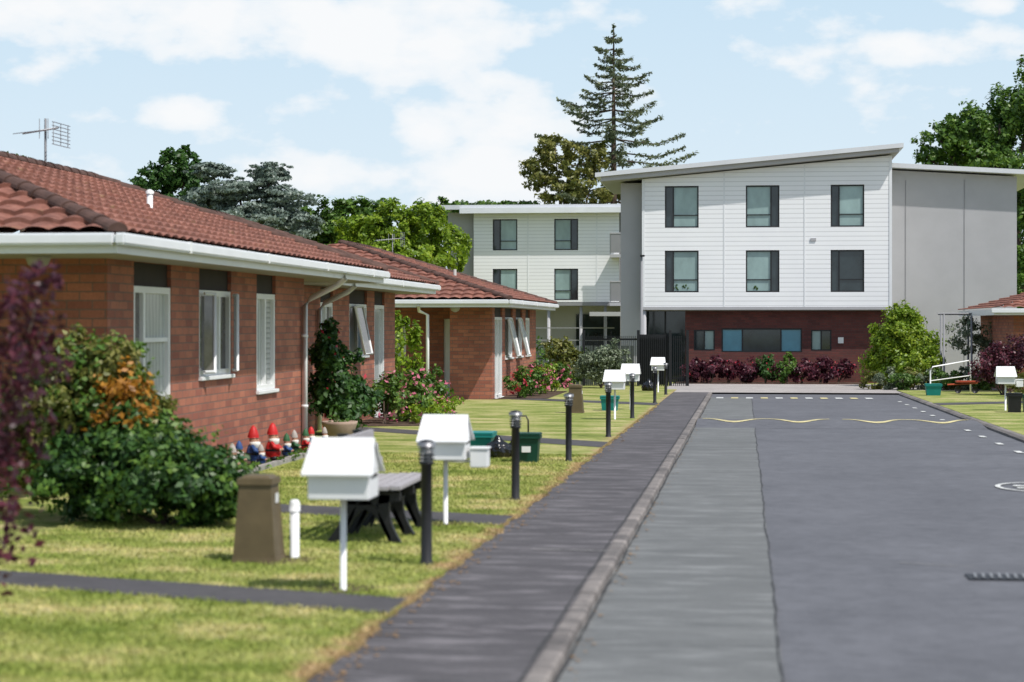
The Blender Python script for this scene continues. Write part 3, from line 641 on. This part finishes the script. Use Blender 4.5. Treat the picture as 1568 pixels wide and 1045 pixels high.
crate('wheelie_bin',6.0,44.9,.3,.3,.4,black,black); crate('wheelie_bin',6.4,45.2,.35,.3,.36,dgreen,dgreen)
def bag(x,y,r):
    bm=bmesh.new(); bmesh.ops.create_icosphere(bm,subdivisions=4,radius=r)
    for v in bm.verts:
        n=v.co.normalized(); a=math.atan2(n.y,n.x); k=1+.06*math.sin(a*9+n.z*4)+.07*math.sin(a*4+1)+.04*math.sin(n.z*17+a*3)
        v.co=Vector((n.x*r*k*1.1,n.y*r*k,max(n.z,-.72)*r*.8*k))
        if n.z>.85: v.co.z+=r*.5*(n.z-.85)/.15; v.co.x*=.7; v.co.y*=.7
    me=bpy.data.meshes.new('rubbish_bag'); bm.to_mesh(me); bm.free(); me.materials.append(bagm); me.polygons.foreach_set('use_smooth',[True]*len(me.polygons))
    o=bpy.data.objects.new('rubbish_bag',me); o.location=(x,y,g(y)+r*.55); col.objects.link(o)
bag(-3.42,27.2,.17); bag(-3.22,27.35,.14); bag(-2.95,61,.2)
def gnome(x,y,h,hat,coat):
    z=g(y)+.01; e=empty('garden_gnome',(x,y,z)); s=h/.4; L=lambda n,p,dx,dy,dz,m,**k: lathe(n,e,[(r*s,zz*s) for r,zz in p],(x+dx*s,y+dy*s,z+dz*s),m,12,**k)
    for q in (-.035,.035): L('boot',[(.02,0),(.035,.01),(.03,.04),(.015,.05)],.02,q,0,black,sx=1.3)
    L('coat',[(.055,.035),(.078,.06),(.08,.1),(.068,.15),(.05,.195),(.03,.21)],0,0,0,coat)
    L('belt',[(.08,0),(.082,.005),(.082,.018),(.08,.022)],0,0,.095,black)
    for q in (-1,1): tube('arm',e,[(x,y+q*.055*s,z+.185*s),(x+.03*s,y+q*.085*s,z+.14*s),(x+.075*s,y+q*.05*s,z+.115*s)],[.022*s,.024*s,.018*s],coat,8); L('hand',[(.004,0),(.018,.012),(.004,.026)],.085,q*.045,.1,skin)
    L('head',[(.01,0),(.038,.015),(.048,.045),(.044,.07),(.03,.09)],0,0,.195,skin); L('nose',[(.002,0),(.012,.01),(.002,.022)],.048,-.01,.225,skin)
    L('beard',[(.004,0),(.036,.03),(.054,.07),(.054,.1),(.02,.105)],.016,-.012,.12,beard)
    for q in (-.03,.012): L('eye',[(.001,0),(.006,.006),(.001,.012)],.042,q,.248,black)
    L('hat',[(.056,0),(.058,.012),(.05,.04),(.04,.07),(.024,.1),(.004,.118)],-.004,0,.262,hat)
for x,y,h,ht,ct in ((-6.3,23.7,.38,ggrey,ggrey),(-6.45,24.6,.36,gblue,ggreen),(-6.4,25.15,.54,red,gblue),(-6.25,24.95,.3,ggrey,gblue),(-6.35,26.0,.54,red,red),(-6.3,26.6,.36,ggreen,gblue),(-6.4,27.5,.36,ggrey,ggreen),(-6.35,28.0,.36,ggreen,red),(-6.4,28.6,.36,red,gblue),(-6.35,29.3,.32,ggrey,gblue)): gnome(x,y,h,ht,ct)
shrub('garden_plants',-6.15,25,[(0,-2.5+i*.7,.04,.14,.3,.07) for i in range(8)],600,.06,L_mid,8)
e=empty('plant_pot',(-6.75,31.6,g(31.6))); lathe('pot',e,[(.17,0),(.22,.03),(.27,.2),(.29,.25),(.3,.3),(.27,.3),(.25,.26)],(-6.6,31.6,g(31.6)),pot,20)
foliage('pot_plant',[(-6.6,31.6,.12,.2,.2,.1)],120,.08,L_mid,e,6)

# ---------------- shrubs ----------------
shrub('camellia_shrub',-6.95,33.0,[(0,0,.95,.5,.6,.65),(.1,.2,.5,.62,.6,.45),(-.1,-.3,1.4,.3,.35,.35),(-.15,0,1.75,.2,.2,.22)],7500,.11,L_dark,34,.38,.4,(('red_blooms',20,.09,F_red),))
shrub('green_shrub',-5.15,17.1,[(0,0,.45,.72,.7,.42),(-.4,.2,.62,.6,.6,.42),(-.7,0,.4,.6,.6,.4),(.35,-.1,.35,.5,.5,.32)],17000,.08,L_dark,46,.3,.4,(('young_leaves',2600,.07,L_mid),))
e=shrub('variegated_shrub',-5.9,17.6,[(0,0,1.15,.5,.5,.45),(.1,-.1,1.42,.35,.35,.28),(-.5,0,1.0,.55,.5,.55),(-.4,.1,1.4,.4,.4,.35),(.2,0,.85,.5,.5,.4),(-.7,.1,.6,.5,.5,.5)],19000,.075,L_yel,46,.28,.4,(('green_leaves',2800,.07,L_mid),))
foliage('orange_leaves',[(-5.75,17.35,1.05+g(17),.42,.4,.3),(-5.6,17.3,1.25+g(17),.25,.3,.22)],1300,.07,L_orange,e,22,.4,.5)
e=tree('purple_leaf_tree',(-4.5,10.6,g(10.6)),[(-4.25,10.6,1.62,.45,.5,.42),(-4.0,10.7,1.5,.3,.35,.22),(-4.1,10.5,1.1,.28,.4,.4),(-4.15,10.5,.6,.26,.4,.45),(-3.95,10.7,1.95,.16,.2,.12)],1700,.07,L_purple,r=.03,clumps=26,spread=.42,shell=.3)
for (x,y,r) in ((-6.9,37.2,.45),(-6.7,38.4,.5),(-6.8,39.6,.5),(-6.6,40.8,.45)):
    shrub('rose_bush',x,y,[(0,0,.45,r,r,.42),(.1,.2,.75,r*.7,r*.7,.3)],1800,.09,L_mid,18,.35,.5,(('rose_blooms',80,.1,F_pink),))
shrub('low_flower_shrub',-6.3,37.5,[(0,i*.6,.22,.3,.35,.2) for i in range(8)],2200,.08,L_bright,10,.4,.5,(('flowers',60,.08,F_pink),))
shrub('climbing_shrub',-8.1,46.5,[(0,0,1.3,.45,.4,.9)],1700,.12,L_bright,20)
for (x,y,r,F) in ((-6.1,53,.4,F_red),(-6.0,55,.5,F_pink),(-5.9,57,.5,F_pink),(-5.7,59,.55,F_pink)):
    shrub('rose_bush',x,y,[(0,0,.4,r,r,.38),(.1,.2,.65,r*.7,r*.7,.3)],1300,.1,L_bright if y==57 else L_mid,16,.35,.5,(('rose_blooms',90,.11,F),))
shrub('yellow_green_shrub',-6.1,66,[(0,0,1.1,.6,.6,.6),(.3,0,.7,.6,.6,.6),(-.3,0,1.3,.4,.4,.4)],3200,.13,L_yel,24,.35,.4)
shrub('olive_shrub',-4.75,65,[(0,0,.85,.75,.7,.7),(-.4,0,.7,.6,.6,.6),(.5,0,.9,.55,.5,.6)],6500,.1,L_olive,30,.35,.4)
shrub('dark_hedge_plant',-7.2,68,[(0,0,.7,.8,.6,.8),(1.2,.3,.6,.7,.6,.7)],1800,.14,L_mid,24)
e=empty('timber_fence',(-6,69,g(69)))
for i in range(26): box('paling',e,-8+i*.16,-7.87+i*.16,69,69.03,-.5,.95,fenceg)
e=empty('black_gate_fence',(-4,69,g(69)))
for i in range(52): box('picket',e,-5.6+i*.07,-5.575+i*.07,68,68.03,-.45,1.3,fencem)
for z in (-.2,1.15): box('rail',e,-5.6,-2.0,68.035,68.06,z,z+.06,fencem)
for x in (-5.6,-3.7,-2.6,-2.0): box('post',e,x,x+.09,67.93,68.02,-.5,1.5,fencem)
box('mesh_panel',e,-3.68,-2.62,68.07,68.1,-.4,1.35,fencem)
e=empty('light_pole',(-3.6,69.5,g(69))); tube('pole',e,[(-3.62,69.5,-.5),(-3.62,69.5,4.1)],[.05,.035],greyd,8); box('lamp_head',e,-3.68,-3.5,69.4,69.6,4.1,4.16,fencem,.02)
sheet('garden_bed',[(-2.5,71.1),(4.4,71.1),(4.4,73.2),(-2.5,73.2)],.0,soil)
for i in range(9):
    x=-1.9+i*.66; shrub('purple_hedge_shrub',x,71.8,[(0,0,.42,.5,.5,.42),(.2,.1,.6+.1*math.sin(i*2),.4,.4,.3)],1600,.12,L_purple if i not in (4,) else L_dark,18,.35,.4,(('flowers',14 if i in(4,5) else 5,.1,F_red),))
shrub('green_shrub',1.5,71.5,[(0,0,.5,.5,.5,.5),(.1,.1,.9,.25,.3,.3)],1300,.12,L_mid,16)
shrub('bright_green_bush',5.3,68.5,[(0,0,1.7,1.0,.8,.95),(-.4,0,1.05,.9,.7,.85),(.55,0,1.25,.8,.7,.85),(0,0,.75,1.2,.8,.8),(.2,0,2.3,.55,.5,.5)],26000,.13,L_bright,60,.33,.45)
shrub('bright_green_bush',6.0,67.0,[(0,0,.8,.6,.6,.55),(-.4,0,.5,.6,.5,.4)],4500,.11,L_bright,30)
for i in range(9):
    shrub('low_shrub',4.2+i*.42,64.5-.3*(i%3),[(0,0,.28+.06*(i%2),.45,.5,.34)],1200,.1,(L_yel,L_olive,L_mid)[i%3],14)
shrub('purple_shrub',7.45,58,[(0,0,1.0,.75,.6,.7),(.6,0,1.2,.6,.6,.6),(-.5,0,.8,.45,.5,.5),(1.3,0,1.0,.7,.6,.9)],7500,.1,L_purple,34,.35,.4)
shrub('green_shrub',8.0,56.3,[(0,0,.4,.7,.5,.42),(.8,0,.5,.6,.5,.5)],2600,.1,L_yel,20)
e=empty('pergola',(7,66.5,g(66)))
for x in (6.6,7.5,8.3):
    tube('post',e,[(x,66.5,-.4),(x,66.5,2.05)],.035,greyd,8); tube('post',e,[(x,67.5,-.4),(x,67.5,2.05)],.035,greyd,8)
for y in (66.5,67.5): tube('beam',e,[(6.5,y,2.05),(8.5,y,2.05)],.035,greyd,8)
foliage('vine',[(7.6,66.9,1.3,.8,.4,.7)],2000,.11,L_olive,e,26)
e=empty('handrail',(5.6,60,g(60)))
tube('rail',e,[(5.55,60,-.35),(5.55,60,.3),(5.62,60,.42),(6.75,60.6,.6),(6.8,60.6,.5),(6.8,60.6,-.35)],.022,white,8); tube('rail_low',e,[(5.55,60,0),(6.8,60.6,.15)],.016,white,8)
e=empty('garden_trolley',(6.4,59.5,g(59.5))); tube('frame',e,[(6.0,59.5,-.1),(6.9,59.7,-.05)],.025,orange,8); box('tray',e,6.25,6.9,59.4,59.8,-.04,.02,orange,.02)
for x in (6.3,6.8): tube('wheel',e,[(x,59.35,-.25),(x,59.42,-.25)],.1,black,14)

# ---------------- background trees ----------------
def conifer(x,y,top,R,z0,n,lm):
    e=empty('conifer_tree',(x,y,g(y))); tube('trunk',e,[(x,y,-.6),(x,y,top*.5),(x,y,top)],[.3,.18,.03],bark,8)
    pts=[];zz=z0
    while zz<top-.3:
        t=(zz-z0)/(top-z0); rr=R*(1-t)**.8+.2; ph=random.uniform(0,6.28); nb=random.choice((4,5,5))
        for k in range(nb):
            a=ph+2*math.pi*k/nb+random.uniform(-.3,.3); l=rr*random.uniform(.55,1.25); droop=-.08*l; up=.14*l
            d=Vector((math.cos(a),math.sin(a),0)); P0=Vector((x,y,zz+random.uniform(-.08,.08))); P1=P0+d*l*.6+Vector((0,0,droop)); P2=P0+d*l+Vector((0,0,droop+up))
            tube('branch',e,[P0,P1,P2],[.05,.035,.01],bark,5)
            m=int(n*l)
            for q in range(m):
                s=random.uniform(.2,1)**.75; p=P0.lerp(P1,s/.6) if s<.6 else P1.lerp(P2,(s-.6)/.4)
                wd=.28*l*(1.12-s)*.5+.06
                side=Vector((-d.y,d.x,0)); p=p+side*random.gauss(0,wd)+Vector((0,0,random.gauss(-.04,.06)))
                pts.append(p)
        zz+=random.uniform(.5,.75)*(.7+.45*(1-t))
    for q in range(60): pts.append(Vector((x+random.gauss(0,.05),y,top-random.uniform(-.2,.9))))
    p=np.array([tuple(v) for v in pts]); m=len(p); nr=rng.normal(size=(m,3))*.5+np.array([0,0,.8]); nr/=np.linalg.norm(nr,axis=1)[:,None]
    t=np.cross(nr,rng.normal(size=(m,3))); t/=np.linalg.norm(t,axis=1)[:,None]; b=np.cross(nr,t); s=.21*rng.uniform(.5,1.3,(m,1))
    mk_np('needles',np.stack([p-t*s*.6,p+b*s*.25,p+t*s*.6,p-b*s*.25],axis=1).reshape(-1,3),4,lm,e)
conifer(-7.3,110,18.4,5.4,7.0,62,L_conif)
def T(px,py,rx,rz,Y):
    s=Y/3000/.993; f=1+.11867*(px-784)/3000
    return (Y*((px-1140)/3000)/f, Y, 1.7+(497-py)*s/f, rx*s, max(rx,rz)*s*.8, rz*s)
tree('broadleaf_tree',(-10.6,108,-.5),[T(850,225,32,26,108),T(830,262,36,28,108),T(885,250,34,30,108),T(862,290,44,26,108),T(915,240,26,24,108),T(900,290,44,25,108),T(960,290,50,20,112)],11000,.24,L_yel,r=.2,clumps=26,spread=.27)
tree('dark_tree',(-27,90,-.5),[T(260,262,34,30,90),T(232,282,34,22,90),T(285,250,26,24,90),T(290,290,45,30,90),T(250,330,60,40,90)],14000,.24,L_dark,r=.25,clumps=34,spread=.28)
tree('cedar_tree',(-23,88,-.5),[T(325,262,42,16,88),T(415,266,42,18,88),T(365,290,70,20,88),T(430,305,60,22,88),T(320,310,55,22,88),T(380,330,85,26,88),T(440,345,60,26,88)],34000,.19,L_blue,r=.25,clumps=70,spread=.22,shell=.3,flat=.7)
tree('green_tree',(-20,92,-.5),[T(520,335,45,32,92),T(480,350,40,35,92),T(570,330,40,28,92),T(540,380,90,40,92),T(455,370,50,40,92)],20000,.25,L_mid,r=.3,clumps=44,spread=.26)
tree('bright_green_tree',(-17,88,-.5),[T(600,345,45,34,88),T(650,350,40,36,88),T(560,360,45,34,88),T(640,390,60,34,88),T(690,380,30,40,92),T(590,390,60,34,88)],26000,.21,L_bright,r=.3,clumps=54,spread=.26)
tree('green_tree',(-15,108,-.5),[T(690,322,30,22,108),T(655,335,30,26,108),T(740,322,40,14,112),T(790,318,34,12,112)],5500,.26,L_mid,r=.2,clumps=24)
tree('dark_tree',(-34,92,-.5),[T(25,262,34,26,92),T(-20,260,40,30,92),T(60,275,30,18,92)],4000,.28,L_mid,r=.3,clumps=22)
tree('large_green_tree',(14,100,-.5),[T(1440,215,36,30,100),T(1485,200,44,38,100),T(1530,190,44,50,100),T(1575,160,50,60,100),T(1500,245,80,30,100),T(1590,250,70,70,100),T(1600,350,70,80,100),T(1420,240,20,16,100),T(1590,430,60,60,98)],34000,.24,L_mid,r=.4,clumps=50,spread=.25)
tree('dark_tree',(15,103,-.5),[T(1470,225,40,40,103),T(1545,200,60,60,103),T(1560,290,60,60,103)],9000,.3,L_dark,r=.35,clumps=24)
foliage('background_tree_line',[(x,120+rng.uniform(0,15),2.2,5,4,3.2) for x in range(-90,90,7)],26000,.5,L_mid,None,30,.3)

# ---------------- camera ----------------
cam=bpy.data.cameras.new('camera'); co=bpy.data.objects.new('camera',cam); col.objects.link(co)
th=math.atan(.11867); co.location=(0,0,1.7); co.rotation_euler=(math.pi/2,0,th)
cam.sensor_width=36; cam.lens=3000/1568*36; cam.shift_y=-(522.5-497)/1568; cam.clip_end=6000; cam.clip_start=.1
cam.dof.use_dof=True; cam.dof.focus_distance=58; cam.dof.aperture_fstop=2.0
scene.camera=co
# ---------------- light ----------------
el=math.radians(57); az=math.radians(124)
S=Vector((math.cos(el)*math.sin(az),math.cos(el)*math.cos(az),math.sin(el)))
sl=bpy.data.lights.new('sun','SUN'); sl.energy=4.4; sl.angle=math.radians(.8); sl.color=(1,.965,.91)
so=bpy.data.objects.new('sun',sl); so.rotation_euler=S.to_track_quat('Z','Y').to_euler(); col.objects.link(so)
w=bpy.data.worlds.new('World'); scene.world=w; w.use_nodes=True; nt=w.node_tree
bg=nt.nodes['Background']; sky=nt.nodes.new('ShaderNodeTexSky'); sky.sky_type='NISHITA'; sky.sun_disc=False
sky.sun_elevation=el; sky.sun_rotation=az; sky.air_density=1; sky.dust_density=1.5; sky.ozone_density=1
tc=nt.nodes.new('ShaderNodeTexCoord'); sp=nt.nodes.new('ShaderNodeSeparateXYZ'); nt.links.new(tc.outputs['Generated'],sp.inputs[0])
mp=nt.nodes.new('ShaderNodeMapping'); mp.inputs['Scale'].default_value=(1,1,1.9); nt.links.new(tc.outputs['Generated'],mp.inputs[0])
n=nt.nodes.new('ShaderNodeTexNoise'); n.inputs['Scale'].default_value=20; n.inputs['Detail'].default_value=8; n.inputs['Roughness'].default_value=.55; nt.links.new(mp.outputs[0],n.inputs['Vector'])
tot=None
for (cx,cz,rx,rz,am) in ((-.122,.108,.036,.021,.36),(-.155,.1,.02,.016,.28),(-.2,.076,.06,.012,.22),(-.13,.08,.05,.018,.28),(-.22,.152,.09,.024,.3),(-.33,.155,.05,.016,.26),(-.155,.14,.04,.02,.26),(.1,.138,.04,.01,.24),(-.28,.108,.022,.009,.24),(-.33,.103,.02,.008,.2),(.11,.158,.03,.006,.2)):
    dx=math_(nt,'DIVIDE',math_(nt,'SUBTRACT',sp.outputs[0],cx),rx); dz=math_(nt,'DIVIDE',math_(nt,'SUBTRACT',sp.outputs[2],cz),rz)
    r2=math_(nt,'ADD',math_(nt,'MULTIPLY',dx,dx),math_(nt,'MULTIPLY',dz,dz))
    v=math_(nt,'MULTIPLY',math_(nt,'MAXIMUM',math_(nt,'SUBTRACT',1,math_(nt,'MULTIPLY',r2,.6)),0),am)
    tot=v if tot is None else math_(nt,'MAXIMUM',tot,v)
dens=math_(nt,'ADD',n.outputs[0],tot)
cf=ramp(nt,dens,[(.56,(0,0,0)),(.68,(.75,.75,.75)),(.8,(1,1,1))])
haze=ramp(nt,sp.outputs[2],[(0,(.97,.97,.97)),(.2,(.88,.88,.88)),(.6,(.2,.2,.2))])
base=mix(nt,haze,sky.outputs[0],mix(nt,math_(nt,'MULTIPLY',sp.outputs[2],5),(6.5,7.3,7.9),(4.9,6.5,7.8)))
fin=mix(nt,cf,base,(7.7,7.85,8.0))
nt.links.new(fin,bg.inputs[0]); bg.inputs[1].default_value=.122
scene.view_settings.view_transform='Standard'; scene.view_settings.look='None'; scene.view_settings.exposure=0
